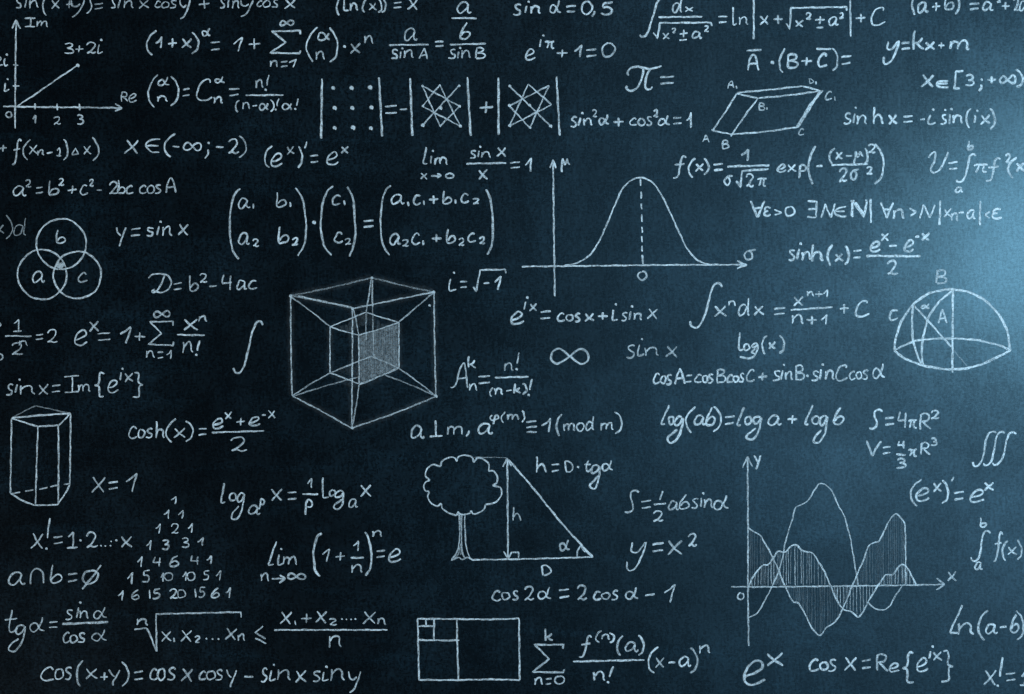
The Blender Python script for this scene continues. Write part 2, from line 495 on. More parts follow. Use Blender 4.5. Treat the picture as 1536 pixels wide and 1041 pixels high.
# ------------------------------------------------------------------ top row
F('sine addition formula cut by the top edge of the view',
  '@00 s 92 -15 132 50 ii 148 -30 172 48 n 175 0 232 52 ( 254 -40 292 95 x 308 0 360 54 + 398 4 438 50 y 425 -2 512 106 ) 515 -40 550 86 = 566 20 618 52 '
  's 664 -12 696 50 ii 708 -35 738 50 n 745 2 803 52 x 833 -4 895 54 c 930 2 968 50 o 970 4 1015 50 s 1018 -3 1062 52 y 1078 -2 1142 117 + 1195 0 1258 50 '
  's 1318 -10 1357 52 ii 1362 -30 1387 52 n 1393 0 1440 52 y 1443 -2 1522 102 @10 c 4 4 40 44 o 42 0 88 46 s 94 -5 136 46 X 168 -6 242 54', 2.8, 0.84)
F('Euler binomial series with a summation sign and exponent alpha',
  '@00 ( 878 180 942 335 1 930 218 976 292 + 1008 232 1060 287 x 1088 226 1154 292 ) 1148 190 1195 324 al 1211 166 1267 220 = 1266 253 1322 297 1s 1398 220 1457 312 + 1492 232 1562 292 '
  '@10 sum 83 182 272 326 inf 141 120 230 156 n 83 360 134 405 = 150 370 190 400 1s 193 350 247 410 ( 300 162 372 374 am 370 193 444 244 n 358 306 414 362 ) 437 162 494 377 * 530 280 9 x 563 256 630 322 n 648 213 705 264', 3.0, 0.9)
F('binomial coefficient alpha over n written as a fraction of factorials',
  '@00 ( 888 446 950 647 al 950 458 1017 517 n 943 573 1007 614 ) 1020 453 1074 637 = 1098 533 1139 575 C 1178 470 1277 607 al 1290 458 1350 502 n 1283 578 1339 624 = 1376 533 1434 571 - 1472 572 1701 570 ( 1410 598 1442 677 n 1453 613 1502 657 '
  '@10 n -4 478 46 530 ! 54 448 78 542 - -22 635 8 634 am 18 618 76 662 ) 84 598 112 670 ! 114 588 142 660 am 158 618 217 662 ! 232 588 256 657', 3.0, 0.92)
F('logarithm of x inside double brackets equals x, cut by the top edge',
  '@10 ( 483 -28 510 95 lv 525 -18 562 68 n 563 16 612 67 ( 638 -8 664 80 x 676 16 724 64 ) 730 -8 757 80 ) 752 -18 780 80 = 826 13 872 45 X 906 -8 974 60', 2.9, 0.84)
F('law of sines with fractions of sin A and sin B',
  '@10 a 888 168 972 245 - 797 270 1037 268 s 806 296 852 354 ii 860 288 880 352 n 888 298 947 353 A 976 283 1034 357 = 1076 250 1127 278 a 1206 8 1294 84 - 1172 108 1325 110 b6 1222 132 1288 238 - 1162 268 1380 262 s 1152 293 1200 354 ii 1205 285 1227 352 n 1233 298 1290 353 B 1316 283 1378 355', 2.9, 0.9)
F('sine of alpha equals nought point five',
  '@20 s 5 22 57 92 ii 73 8 102 82 n 110 33 173 82 al 225 0 294 82 = 326 35 382 71 0 412 6 483 87 , 478 62 498 104 5 528 12 610 92', 3.2, 0.95)
F('Euler identity with exponent i pi above the big pi',
  '@20 e 78 292 142 364 ii 163 210 190 287 pi 196 246 260 292 + 270 297 330 341 1 370 265 420 348 = 446 296 507 335 0 538 255 620 345', 3.2, 0.97)
F('large curly pi followed by an equals sign',
  '@20 P 702,452 692,440 698,422 720,405 760,402 820,412 860,408 898,397 ; P 788,410 782,460 762,510 735,538 705,545 685,530 692,515 ; P 834,410 810,450 798,505 808,534 828,534 843,520 ; = 890 458 970 500', 3.5, 0.97)
F('integral of dx over a square root equal to a logarithm plus C',
  '@20 W 3.3 P 925,-34 898,-20 870,20 845,100 820,180 800,214 776,222 766,208 ; W 3 d 960 -22 1022 77 x 1033 38 1089 72 - 878 103 1142 100 Q 848,195 872,230 888,138 1195,135 1200,158 ; x 901 193 947 240 2 958 168 984 200 + 1006 180 1052 223 - 1003 240 1050 238 a 1081 188 1142 232 2 1152 152 1184 192 '
  '= 1238 98 1290 133 lv 1323 40 1352 150 n 1360 98 1418 152 - 1450 -24 1450 236 x 1486 90 1540 153 @30 + 33 88 90 142 Q 108,140 130,174 138,48 470,42 472,66 ; x 160 116 214 164 2 226 78 262 118 + 280 95 340 146 - 290 165 332 165 a 362 98 427 153 2 425 75 458 114 - 492 -24 496 222 + 528 83 583 133 C 616 43 707 154', 3.35, 1.04)
F('dot product of vector A with bracketed B plus C',
  '@20 Ar 1410 326 1481 427 - 1408 305 1498 298 @30 * 25 375 13 ( 65 288 107 440 B 115 322 181 412 + 198 343 264 393 C 298 322 357 405 - 288 292 378 296 ) 380 286 422 427 = 438 338 498 384', 3.35, 1.04)
F('square of a plus b cut by the top right corner',
  '@30 ( 862 -40 892 95 a 896 12 963 77 + 983 16 1032 64 b 1060 -34 1117 62 ) 1118 -44 1152 90 = 1210 24 1267 54 a 1288 6 1354 67 2 1368 -18 1398 16 + 1400 12 1447 57 2 1470 -14 1508 65 a 1505 6 1562 67 b 1568 -34 1615 62', 3.25, 0.90)
F('sine squared alpha plus cosine squared alpha equals 1',
  '@20 s 348 698 392 764 ii 396 676 424 760 n 428 706 483 758 2 480 657 513 703 al 518 683 584 751 + 607 706 671 758 c 706 708 752 755 o 753 708 798 755 s 802 698 843 753 2 846 657 878 703 al 876 688 949 755 = 966 706 1018 742 1 1042 672 1080 771', 3.2, 0.97)
F('straight line equation y equals k x plus m',
  '@30 yh 688 238 792 390 = 803 255 852 293 k 870 178 938 300 x 938 250 1004 301 + 1020 253 1057 293 m 1088 242 1210 300', 3.51, 1.04)
F('x in the half open interval from 3 to infinity',
  '@30 X 916 445 998 525 E 1016 485 1082 524 Q 1172,425 1128,430 1118,530 1152,530 ; 3 1183 447 1238 518 ; 1258 475 1284 548 + 1318 457 1367 500 inf 1390 452 1488 503 ) 1488 412 1533 528', 3.51, 1.07)
F('hyperbolic sine of x equals minus i sin of i x',
  '@30 s 452 678 498 745 ii 508 643 528 742 n 533 688 594 748 h 630 636 692 748 x 722 686 778 750 = 813 698 870 732 - 912 718 942 716 i 960 655 1008 747 s 1033 686 1072 747 ii 1083 652 1102 747 * 1062 660 8 n 1108 688 1168 745 ( 1187 643 1220 770 ii 1233 662 1257 742 x 1273 686 1333 748 ) 1328 650 1364 777', 3.51, 1.07)
# ------------------------------------------------------------------ second row
F('Riemann sum fragment with f of x and delta x at the left edge',
  '@00 + -2 868 40 910 f 68 832 132 988 ( 134 832 188 962 x 172 868 228 928 n 223 898 265 935 - 280 918 316 915 1b 336 883 374 938 ) 378 830 410 962 del 428 883 472 931 x 498 873 550 928 ) 552 822 594 968', 2.9, 0.86)
F('x in the interval from minus infinity to minus 2',
  '@00 X 745 836 836 928 E 878 836 958 913 ( 982 800 1054 945 - 1035 878 1077 881 inf 1100 856 1210 904 ; 1226 855 1254 956 - 1295 882 1342 882 2 1368 830 1436 923 ) 1430 812 1480 948', 3.0, 0.9)
F('derivative of e to the x, left of the sine limit',
  '@10 ( 47 872 102 1008 e 90 916 162 1003 x 183 878 230 928 ) 250 876 280 1010 - 305 850 292 890 = 326 933 374 974 e 424 908 499 993 x 507 877 558 922', 3.0, 0.9)
F('limit of sin x over x equals 1',
  '@10 lf 1003 880 1034 988 ii 1042 903 1064 988 m 1072 943 1150 990 s 1280 903 1322 952 ii 1328 878 1348 948 n 1350 908 1410 950 X 1442 883 1503 943 - 1262 982 1502 978 x 1333 1013 1394 1078 x 986 1034 1030 1080 arr 1050 1040 1107 1068 0 1136 1036 1188 1072 @20 = -10 974 47 1008 1 76 942 120 1033', 3.1, 0.93)
F('normal density formula with exp and sigma root 2 pi',
  '@20 f 965 932 1047 1070 ( 1056 946 1102 1070 x 1100 978 1150 1031 ) 1148 946 1184 1052 = 1210 983 1265 1022 - 1290 999 1545 992 1 1373 892 1421 971 sig 1273 1052 1328 1114 Q 1345,1085 1372,1120 1380,1025 1540,1015 ; 2 1401 1043 1454 1120 pi 1470 1066 1532 1120 '
  '@30 e 56 983 112 1036 x 116 983 170 1035 p 183 983 230 1074 ( 240 874 288 1108 - 288 998 328 996 ( 366 885 402 988 x 403 908 448 958 - 466 935 508 935 mu 512 905 574 982 ) 575 886 602 988 2 598 865 647 918 - 380 990 600 985 2 422 1008 478 1092 sig 494 1010 548 1083 2 588 998 630 1048 ) 636 862 697 1108', 3.35, 1.03)
F('volume integral from a to b of pi f squared at the right edge',
  '@30 U 958 908 1082 1038 = 1083 973 1138 1012 b 1197 842 1232 902 P 1247,936 1230,925 1208,945 1198,1000 1186,1050 1166,1084 1138,1092 1130,1078 ; pi 1233 983 1322 1037 f 1305 943 1398 1088 2 1422 922 1456 978 ( 1438 942 1493 1072 x 1487 973 1540 1033 ) 1546 935 1592 1070 a 1122 1122 1173 1158', 3.51, 1.09)
F('law of cosines for side a and angle A',
  '@01 a 77 72 162 138 2 152 35 190 84 = 216 82 257 118 b 290 42 353 133 2 348 27 388 74 + 406 76 462 123 c 480 65 530 131 2 532 35 567 78 - 580 102 612 100 2 652 48 712 125 b 706 35 752 123 c 756 72 803 125 c 836 72 882 125 o 882 70 927 122 s 928 66 970 122 Ar 995 24 1056 122', 2.9, 0.86)
F('faint integral ending of x and d at the left edge',
  '@01 x -28 308 26 367 ) 33 248 77 397 d 82 262 158 377', 2.6, 0.5)
F('graph equation y equals sin x beside the three circles',
  '@01 yv 695 322 758 442 = 786 332 844 371 s 876 322 924 378 ii 938 288 966 374 n 974 316 1033 378 X 1065 303 1133 375', 3.0, 0.9)
F('matrix of a and b times a column of c, in tall brackets',
  '@01 W 3.4 (m 1376 89 1448 517 W 3.2 a 1427 148 1503 212 - 1520 182 1522 212 a 1430 357 1503 430 2 1513 393 1557 440 @11 b 120 110 185 203 - 204 172 208 202 b 133 316 198 421 2 213 387 258 433 W 3.4 )m 232 82 303 500 * 347 295 14 (m 386 75 467 498 W 3.2 c 455 128 512 192 - 529 162 532 192 c 470 352 527 420 2 533 387 573 430 W 3.4 )m 546 79 600 502 '
  '= 643 283 705 320 (m 742 69 815 495 W 3.2 a 810 125 893 186 - 911 170 916 198 c 943 127 993 188 - 1007 163 1010 191 + 1040 132 1093 183 b 1119 102 1178 183 - 1196 156 1199 183 c 1230 119 1281 178 2 1298 147 1343 185 a 803 360 872 431 2 876 395 921 439 c 933 358 988 428 - 1002 402 1005 432 + 1053 365 1113 413 b 1142 332 1198 421 2 1213 388 1253 435 c 1270 355 1321 415 2 1336 382 1378 425 W 3.4 )m 1374 92 1425 493', 3.2, 0.97)
F('discriminant formula with a curly capital D',
  '@01 P 890,630 915,608 960,602 1008,616 1028,655 1012,693 972,714 935,710 916,704 ; P 990,612 965,668 938,708 918,716 912,704 930,694 ; = 1040 658 1090 694 b 1134 606 1192 708 2 1196 598 1246 658 - 1255 678 1302 675 4 1328 606 1394 702 a 1418 640 1484 700 c 1492 638 1545 697', 2.9, 0.86)
F('imaginary unit i as the square root of minus 1',
  '@11 i 1158 593 1204 708 = 1223 647 1267 683 Q 1303,680 1322,706 1345,580 1495,577 1499,600 ; - 1365 660 1400 657 1s 1428 613 1472 702', 2.9, 0.9)
F('Euler formula with cos x plus i sin x under the bell curve',
  '@21 e -8 828 74 908 ii 70 743 94 821 x 103 778 153 828 = 170 830 232 871 c 268 838 320 891 o 322 846 370 889 s 372 838 412 893 x 433 836 495 891 + 518 832 573 878 i 598 783 637 888 s 652 832 693 888 ii 702 796 722 884 n 728 836 783 882 X 809 810 876 876', 3.2, 0.97)
F('power rule integral of x to the n plus C',
  '@21 W 3.4 P 1263,682 1246,662 1220,664 1195,705 1180,770 1160,840 1135,900 1105,926 1076,914 1067,886 ; W 3.1 x 1212 792 1288 861 n 1297 762 1345 798 d 1355 742 1428 858 x 1450 792 1513 853 @31 = 35 808 101 845 x 152 737 214 798 n 232 705 278 742 + 283 705 328 742 1 330 697 362 744 - 135 820 388 803 n 142 847 216 905 + 232 857 293 904 1 316 841 356 911 + 428 785 483 838 C 522 762 609 863', 3.35, 1.02)
F('limit definition with quantifiers, epsilon and big N',
  '@21 all 1432 162 1518 265 @31 eps -26 198 20 258 gt 35 212 85 253 0 102 197 161 258 ex 232 162 293 268 N 315 178 405 270 E 403 203 467 260 NN 494 160 598 262 - 615 152 617 298 all 672 170 754 275 n 748 216 818 275 gt 845 206 894 258 N 905 183 1003 273 - 1034 163 1028 312 x 1053 208 1103 265 n 1098 238 1143 288 - 1142 238 1175 235 a 1193 216 1248 275 - 1273 165 1270 312 lt 1295 226 1332 273 eps 1342 208 1405 278', 3.38, 1.09)
F('hyperbolic sine of x as a fraction over 2',
  '@31 s 118 457 166 524 ii 172 420 198 518 n 203 468 258 523 h 262 422 332 530 ( 355 427 392 558 x 400 478 453 531 ) 458 430 488 550 = 512 464 558 506 e 612 408 679 473 x 678 357 726 408 - 725 435 774 433 e 817 398 879 471 - 882 382 908 380 x 917 355 971 405 - 588 495 915 498 2 712 521 781 608', 3.75, 1.10)
# ------------------------------------------------------------------ third row
F('sum of one over 2 to the n equals 2, cut by left edge',
  '@01 inf -78 892 6 928 sum -150 930 -22 1060 0 -26 1080 18 1122 1b 76 872 136 951 - 30 975 190 978 2 66 1014 142 1090 n 112 1002 168 1037 = 215 966 257 994 2 282 935 348 1018', 2.9, 0.86)
F('power series of e to the x with a summation sign',
  '@01 e 446 938 529 1035 x 533 885 593 951 = 588 958 662 999 1s 718 917 788 1021 + 806 953 873 1005 sum 889 887 1044 1034 inf 921 824 1024 866 x 1100 872 1189 943 n 1192 855 1243 891 - 1062 968 1230 972 n 1096 1007 1160 1080 ! 1174 1000 1200 1092 @02 n 878 22 930 71 = 946 32 981 68 1 997 16 1032 77', 3.0, 0.9)
F('tall lone integral sign left of the nested cube',
  '@01 P 1577,912 1564,890 1540,894 1515,950 1498,1020 1485,1080 1466,1150 1442,1194 1414,1196 1401,1166 ;', 3.4, 0.92)
F('sine of x as the imaginary part of e to the i x',
  '@02 s 36 222 80 293 ii 90 195 120 280 n 120 228 210 288 x 229 222 292 292 = 312 231 363 272 I 382 172 478 278 m 468 222 544 272 { 566 152 628 304 e 644 198 714 278 ii 718 130 738 205 x 746 157 800 214 } 794 150 864 305', 3.0, 0.9)
F('hyperbolic cosine of x as a fraction over 2',
  '@02 c 772 477 824 552 o 824 493 870 548 s 872 487 918 551 h 934 443 988 552 ( 994 430 1057 578 x 1042 485 1114 552 ) 1112 442 1163 571 = 1192 491 1238 529 e 1276 427 1344 495 x 1347 387 1394 438 + 1418 425 1468 473 e 1496 417 1564 478 - 1270 515 1585 505 2 1382 541 1484 628 @12 - 35 412 60 410 x 72 379 118 433', 3.0, 0.92)
F('short equation x equals 1 beside the prism',
  '@02 X 547 777 634 878 = 651 812 706 854 1s 752 758 824 873', 3.1, 0.9)
F('logarithm with base a to the p equals one over p log',
  '@02 lf 1322 812 1356 938 o 1372 876 1419 928 gw 1386 876 1470 1042 @12 a -48 952 27 1008 p 16 912 54 978 x 88 850 159 925 = 192 871 243 914 1 304 785 340 853 - 278 885 374 885 p 291 916 339 1013 lv 396 782 438 911 o 438 855 481 898 g 464 862 530 978 a 555 908 614 968 x 625 825 694 901', 3.1, 0.93)
F('arrangements A of n and k as a fraction of factorials',
  '@12 Ah 1162 95 1272 252 k 1271 52 1324 131 n 1279 219 1329 268 = 1335 174 1406 219 - 1432 186 1636 180 n 1489 97 1545 148 ( 1402 242 1425 303 n 1430 247 1482 292 - 1500 265 1535 262 @22 ! 24 32 46 138 k 12 219 54 282 ) 60 215 90 288 ! 96 189 122 293', 3.1, 0.93)
F('Euler theorem with a perpendicular m and congruent to 1 mod m',
  '@12 a 927 472 1014 551 perp 1038 437 1122 541 m 1145 475 1246 532 , 1260 502 1282 543 a 1330 457 1424 525 phi 1402 409 1458 471 ( 1470 387 1500 461 m 1508 402 1580 444 @22 ) 55 382 78 455 eqv 86 446 149 514 1 176 427 233 518 ( 262 402 304 538 m 309 457 382 509 o 387 455 433 509 d 440 415 496 504 m 530 452 611 504 ) 614 385 662 528', 3.0, 0.93)
F('lone infinity sign under the bell curve',
  '@22 inf 230 12 464 104', 3.3, 0.95)
F('short italic sin x beside the infinity sign',
  '@22 s 682 -14 740 71 i 752 -48 796 57 n 796 3 884 58 X 918 -8 995 65', 3.0, 0.74)
F('log of x under the power rule integral',
  '@22 lv 1360 -88 1397 24 o 1391 -20 1428 24 g 1434 -22 1480 44 P 1466,32 1446,62 1408,70 1366,60 ; ( 1498 -72 1532 52 @32 x 2 -32 44 17 ) 66 -74 100 42', 3.35, 1.01)
F('spherical law of cosines with angles A, B and C',
  '@22 c 847 158 892 225 o 890 172 927 223 s 922 167 960 228 A 972 127 1039 228 = 1043 171 1078 212 c 1097 166 1143 218 o 1140 172 1175 218 s 1172 162 1210 221 B 1225 134 1283 218 c 1288 168 1328 218 o 1326 172 1361 216 s 1359 159 1395 216 C 1405 134 1459 213 + 1476 157 1533 203 @32 s 25 142 76 206 ii 76 106 97 202 n 103 147 152 204 B 162 107 219 203 * 235 175 9 s 258 145 306 204 ii 308 105 330 199 n 342 142 399 202 C 405 108 479 205 c 486 145 528 198 o 526 148 565 195 s 563 137 603 196 al 628 96 702 193', 3.13, 1.01)
F('log of a b equals log a plus log b',
  '@22 l 892 345 949 472 o 937 418 974 471 gw 930 417 1030 579 ( 1039 356 1105 521 a 1092 409 1164 473 b6 1162 361 1220 474 ) 1206 354 1258 512 = 1277 421 1334 462 l 1347 361 1399 474 o 1393 417 1439 471 gw 1406 415 1499 559 @32 a -2 409 84 475 + 118 412 174 461 l 219 347 272 473 o 263 412 309 468 gw 270 412 359 582 b6 394 358 456 469', 3.46, 1.04)
F('sphere surface formula S equals 4 pi R squared',
  '@32 S 602 375 689 494 = 702 427 758 466 4 776 388 834 492 pi 836 437 898 491 R 907 397 979 498 2 974 382 1029 433', 3.24, 0.99)
F('sphere volume formula V equals four thirds pi R cubed',
  '@32 V 585 562 681 659 = 689 602 733 639 4 774 561 824 616 - 768 645 828 650 3 768 669 829 731 pi 839 612 898 658 R 912 572 974 652 3 974 545 1016 595', 3.24, 0.99)
F('three slanted integral signs in a row at the right edge',
  '@32 P 1369,518 1352,509 1326,519 1308,560 1298,620 1284,680 1262,712 1236,714 1229,690 ; P 1422,518 1406,510 1382,522 1366,560 1356,622 1342,680 1322,706 1300,712 1291,698 ; P 1488,526 1470,513 1446,524 1432,560 1420,622 1404,672 1382,702 1358,710 1347,696 ;', 3.13, 0.97)
F('height formula h equals D times tg alpha',
  '@22 h 145 657 209 758 = 235 704 282 746 D 312 682 366 758 * 395 722 9 t 428 677 481 751 g 464 707 530 855 al 536 676 609 748', 3.0, 0.9)

# ------------------------------------------------------------------ fourth row
F('triangle area formula one half a b sin alpha',
  '@22 S 672 859 764 998 = 777 924 836 966 - 905 865 885 920 - 850 945 925 942 2 845 982 909 1050 a 937 922 1006 983 b6 1002 881 1064 979 s 1072 906 1122 974 ii 1128 877 1149 964 n 1153 912 1209 969 al 1206 891 1304 978', 3.0, 0.93)
F('parabola equation y equals x squared',
  '@23 yh 684 122 809 304 = 842 136 909 184 x 931 115 1025 209 2 1054 78 1112 154', 3.1, 0.92)
F('double angle formula starting with cos 2 alpha',
  '@13 c 1415 421 1472 482 o 1472 427 1526 476 @23 s -3 421 40 479 2 72 391 134 479 al 155 394 239 474 = 282 411 342 459 2 388 384 452 476 c 487 421 539 476 o 536 427 589 474 s 592 416 639 476 al 679 396 759 474 - 798 448 857 442 1s 908 381 982 492', 3.1, 0.94)
F('derivative of e to the x below the three integral signs',
  '@32 ( 852 794 924 958 e 886 846 972 928 x 989 814 1043 874 ) 1040 796 1085 944 - 1115 782 1100 809 = 1115 874 1172 916 e 1211 856 1302 935 x 1296 811 1356 869', 3.24, 1.01)
F('definite integral from a to b of f at the right edge',
  '@33 b 1272 -22 1312 43 P 1336,75 1319,62 1296,70 1283,120 1273,190 1261,230 1241,242 1222,234 1219,218 ; f 1349 65 1412 244 ( 1402 115 1441 244 x 1437 152 1496 209 ) 1494 112 1524 238 d 1545 90 1606 209 a 1239 247 1289 295', 3.13, 0.99)
F('natural log of a minus b at the right edge',
  '@33 ls 1094 506 1169 679 n 1138 612 1234 686 ( 1258 534 1326 722 a 1302 616 1379 679 - 1390 640 1432 636 b6 1452 556 1504 674 ) 1487 536 1538 722', 3.24, 1.01)
F('factorial of x cut by the bottom right corner',
  '@33 X 1291 894 1373 992 ! 1374 814 1412 993 = 1427 916 1484 959 1b 1508 906 1570 992', 3.35, 1.01)
F('large e to the x near the bottom edge',
  '@23 W 3.6 e 1392 836 1520 988 P 1410,930 1396,932 1404,944 ; @33 W 3.3 x -12 790 94 874', 3.4, 0.95)
F('cosine of x as the real part of e to the i x',
  '@33 c 245 829 309 902 o 309 845 359 899 s 358 829 412 904 X 452 816 532 904 = 562 836 616 882 R 646 796 722 904 e 727 852 789 909 { 804 782 876 974 e 891 822 962 909 ii 966 752 989 834 x 988 782 1044 842 } 1038 776 1116 969', 3.35, 1.03)
F('factorial of x as a product of 1, 2 up to x',
  '@03 X 184 75 262 172 P 300,-16 290,50 284,105 ; * 278 168 10 = 322 94 376 136 1b 398 62 470 166 * 482 118 8 2 514 68 589 162 * 605 150 7 * 632 152 7 * 662 150 7 * 666 124 6 * 697 118 8 x 725 89 792 162', 3.0, 0.9)
F('intersection of a and b equals the empty set',
  '@03 a 49 307 154 388 cap 179 285 266 384 b 302 262 374 376 = 409 318 462 362 emp 488 262 609 413', 3.1, 0.88)
F('tangent of alpha as a fraction of sine over cosine',
  '@03 t 27 532 109 673 gw 48 625 154 788 al 179 578 268 672 = 295 606 346 642 s 389 531 439 596 ii 458 488 484 586 n 477 537 532 589 al 558 514 644 589 W 4 - 372 620 650 608 W 2.9 c 376 667 424 734 o 418 682 466 732 s 466 672 512 734 al 551 651 644 724', 2.9, 0.84)
F('inequality of the n-th root of a product and the mean',
  '@03 n 822 586 889 629 Q 805,652 882,645 ; W 3.3 P 882,645 912,715 940,785 ; W 2.9 H 0.8 Q 940,785 936,560 1445,548 1446,582 ; H 0.84 x 967 658 1032 729 - 1042 702 1045 729 X 1082 654 1154 729 2 1165 691 1202 734 * 1238 708 7 * 1275 710 7 * 1310 710 7 X 1346 641 1424 716 n 1427 679 1472 722 '
  '@13 le -8 632 65 743 X 142 544 216 622 - 235 598 238 626 + 272 558 334 614 X 355 541 429 616 2 437 586 486 626 * 515 590 6 * 542 592 6 * 570 592 6 * 596 590 6 X 637 541 722 622 n 727 582 782 626 - 108 655 790 655 n 437 686 516 764', 2.9, 0.84)
F('cosine addition formula along the bottom edge',
  '@03 c 246 876 330 964 o 327 886 384 954 s 385 876 432 956 ( 456 834 501 996 x 511 886 586 954 + 602 911 649 959 yv 652 891 722 992 ) 727 844 776 996 = 804 904 859 952 c 898 886 950 954 o 945 886 994 959 s 1002 881 1056 959 X 1086 884 1159 966 c 1192 901 1240 956 o 1236 901 1294 956 s 1290 894 1339 959 yv 1358 891 1424 1002 - 1465 935 1520 938 @13 s 25 884 72 969 i 82 862 122 962 n 128 891 209 959 x 236 896 304 972 s 336 901 389 969 i 396 874 438 964 n 447 886 534 962 y 554 901 632 1034', 3.1, 0.88)
F('limit of 1 plus one over n to the n equals e',
  '@13 ls 74 122 126 269 i 128 167 165 266 m 162 211 249 266 n 27 314 79 366 arr 93 328 168 370 inf 190 314 299 356 W 3.4 (m 341 71 399 336 W 3.1 1s 397 164 444 252 + 477 191 534 239 1 581 118 618 184 - 568 222 648 222 n 574 261 642 316 W 3.5 )m 648 64 696 334 W 3.1 n 698 57 759 99 = 722 181 774 219 e 796 166 876 252', 3.1, 0.93)
F('Taylor series sum from n equals 0 to k',
  '@23 k 196 646 246 722 sum 121 740 315 915 n 135 941 186 986 = 202 948 236 979 0 255 931 316 982 f 401 688 482 819 ( 499 655 542 736 n 536 679 587 716 ) 582 668 616 736 ( 628 686 672 814 a 675 726 759 786 ) 755 681 792 812 - 365 845 795 835 n 488 901 560 964 ! 572 871 608 972 ( 814 751 882 919 x 859 818 914 884 - 938 852 980 850 a 1000 814 1079 876 ) 1066 756 1114 919 n 1124 744 1190 799', 3.1, 0.94)
pasc = '@02 1 1021 895 1060 948 1 981 975 1018 1036 1 1066 975 1102 1036 @03 1 931 17 963 79 2 1026 16 1075 79 1 1124 14 1158 74 1 876 114 912 182 3 968 111 1019 174 3 1086 98 1135 164 1 1184 96 1222 156 1 821 212 858 279 4 916 214 967 276 6 1018 208 1075 276 4 1141 208 1196 269 1 1236 206 1274 266 1 761 306 798 382 5 851 298 904 372 1 961 308 984 369 0 986 308 1039 364 1 1091 304 1121 364 0 1121 304 1172 362 5 1214 296 1257 359 1 1291 296 1326 362 1 708 416 743 482 6 791 408 840 476'
pasc += ' - 897 414 901 468 5 914 406 963 472 2 1014 406 1067 469 0 1062 411 1114 464 - 1170 408 1176 460 5 1188 396 1235 462 6 1266 401 1320 466 1 1351 396 1386 469'
F('triangle of numbers with seven rows of binomial coefficients', pasc, 2.8, 0.86, 'number_triangle')

# ------------------------------------------------------------------ drawings
D('complex_plane_graph', 'axes Im and Re with a slanted line to the point 3+2i',
  ('line', '@00 P 104,636 220,560 340,476 465,393 ; H 1.1 * 465 393 12', dict(wid=3.0, press=0.9)),
  ('axis', '@00 P 97,120 93,400 90,772 ; P 72,170 84,148 97,118 ; P 97,118 108,142 122,174 ; - 78 388 110 392 - 76 514 118 516', dict(wid=3.3, press=0.9)),
  ('axis', '@00 P 18,638 300,643 480,644 ; H 0.66 P 470,644 600,646 730,648 ; H .8 P 690,622 712,636 734,650 ; P 734,650 714,656 690,668 ; H 1 - 210 620 210 656 - 343 622 345 662 - 477 622 477 662', dict(wid=3.5, press=0.95)),
  ('lettering', '@00 I 147 105 216 163 m 220 123 289 163 3 382 255 444 325 + 452 272 500 315 2 517 251 580 323 i 583 237 622 321 2 -42 338 18 397 i 23 325 52 397 i 25 472 58 548 0 34 668 74 708 1 192 686 220 742 2 319 698 368 748 3 458 684 502 749 R 723 548 770 612 e 772 558 824 615', dict(wid=2.9, press=0.92)))
stars = lambda pts, pairs: ' '.join('P %g,%g %g,%g ;' % (pts[a] + pts[b]) for a, b in pairs)
s1 = dict(a=(998, 515), b=(1102, 510), c=(1218, 515), d=(998, 638), f=(1222, 638), g=(998, 752), h=(1105, 757), i=(1226, 757))
s2 = dict(a=(1520, 515), b=(1633, 505), c=(1758, 513), d=(1520, 635), f=(1774, 628), g=(1520, 757), h=(1643, 767), i=(1768, 757))
D('determinant_diagram', 'three boxes of dots and star lines showing the rule for determinants',
  ('bar', '@10 - 396 472 391 832', dict(wid=4.0, press=0.95)), ('bar', '@10 - 738 464 757 820', dict(wid=4.0, press=0.95)),
  ('bar', '@10 - 925 468 938 816', dict(wid=4.0, press=0.95)), ('bar', '@10 - 1268 462 1288 816', dict(wid=4.0, press=0.92)),
  ('bar', '@10 - 1455 465 1455 810', dict(wid=4.0, press=0.92)), ('bar', '@20 - 267 458 286 814', dict(wid=3.6, press=0.95)),
  ('star', '@10 ' + stars(s1, ('cg', 'af', 'ah', 'bd', 'bi', 'di', 'fh')) + ' H 0.95 * 998 516 9 * 1102 512 8 * 1218 515 10 * 1000 637 10 * 1220 637 10 * 1106 648 12 * 1000 752 13 * 1104 755 9 * 1225 757 11', dict(wid=2.7, press=0.74)),
  ('star', '@10 ' + stars(s2, ('ai', 'bf', 'bg', 'cd', 'ch', 'dh', 'fg')) + ' H 0.95 * 1522 517 10 * 1520 633 11 * 1520 755 12 * 1640 632 12 * 1643 765 9 * 1766 757 13', dict(wid=2.8, press=0.78)),
  ('dot', '@10 * 462 528 14 * 572 528 14 * 683 525 14 * 470 648 14 * 576 648 14 * 692 645 14 * 470 768 14 * 580 766 15 * 688 770 14', dict(press=1.0)),
  ('operator_sign', '@10 = 776 634 846 678 - 862 658 908 655 + 1342 611 1421 679', dict(wid=3.3, press=0.95)))
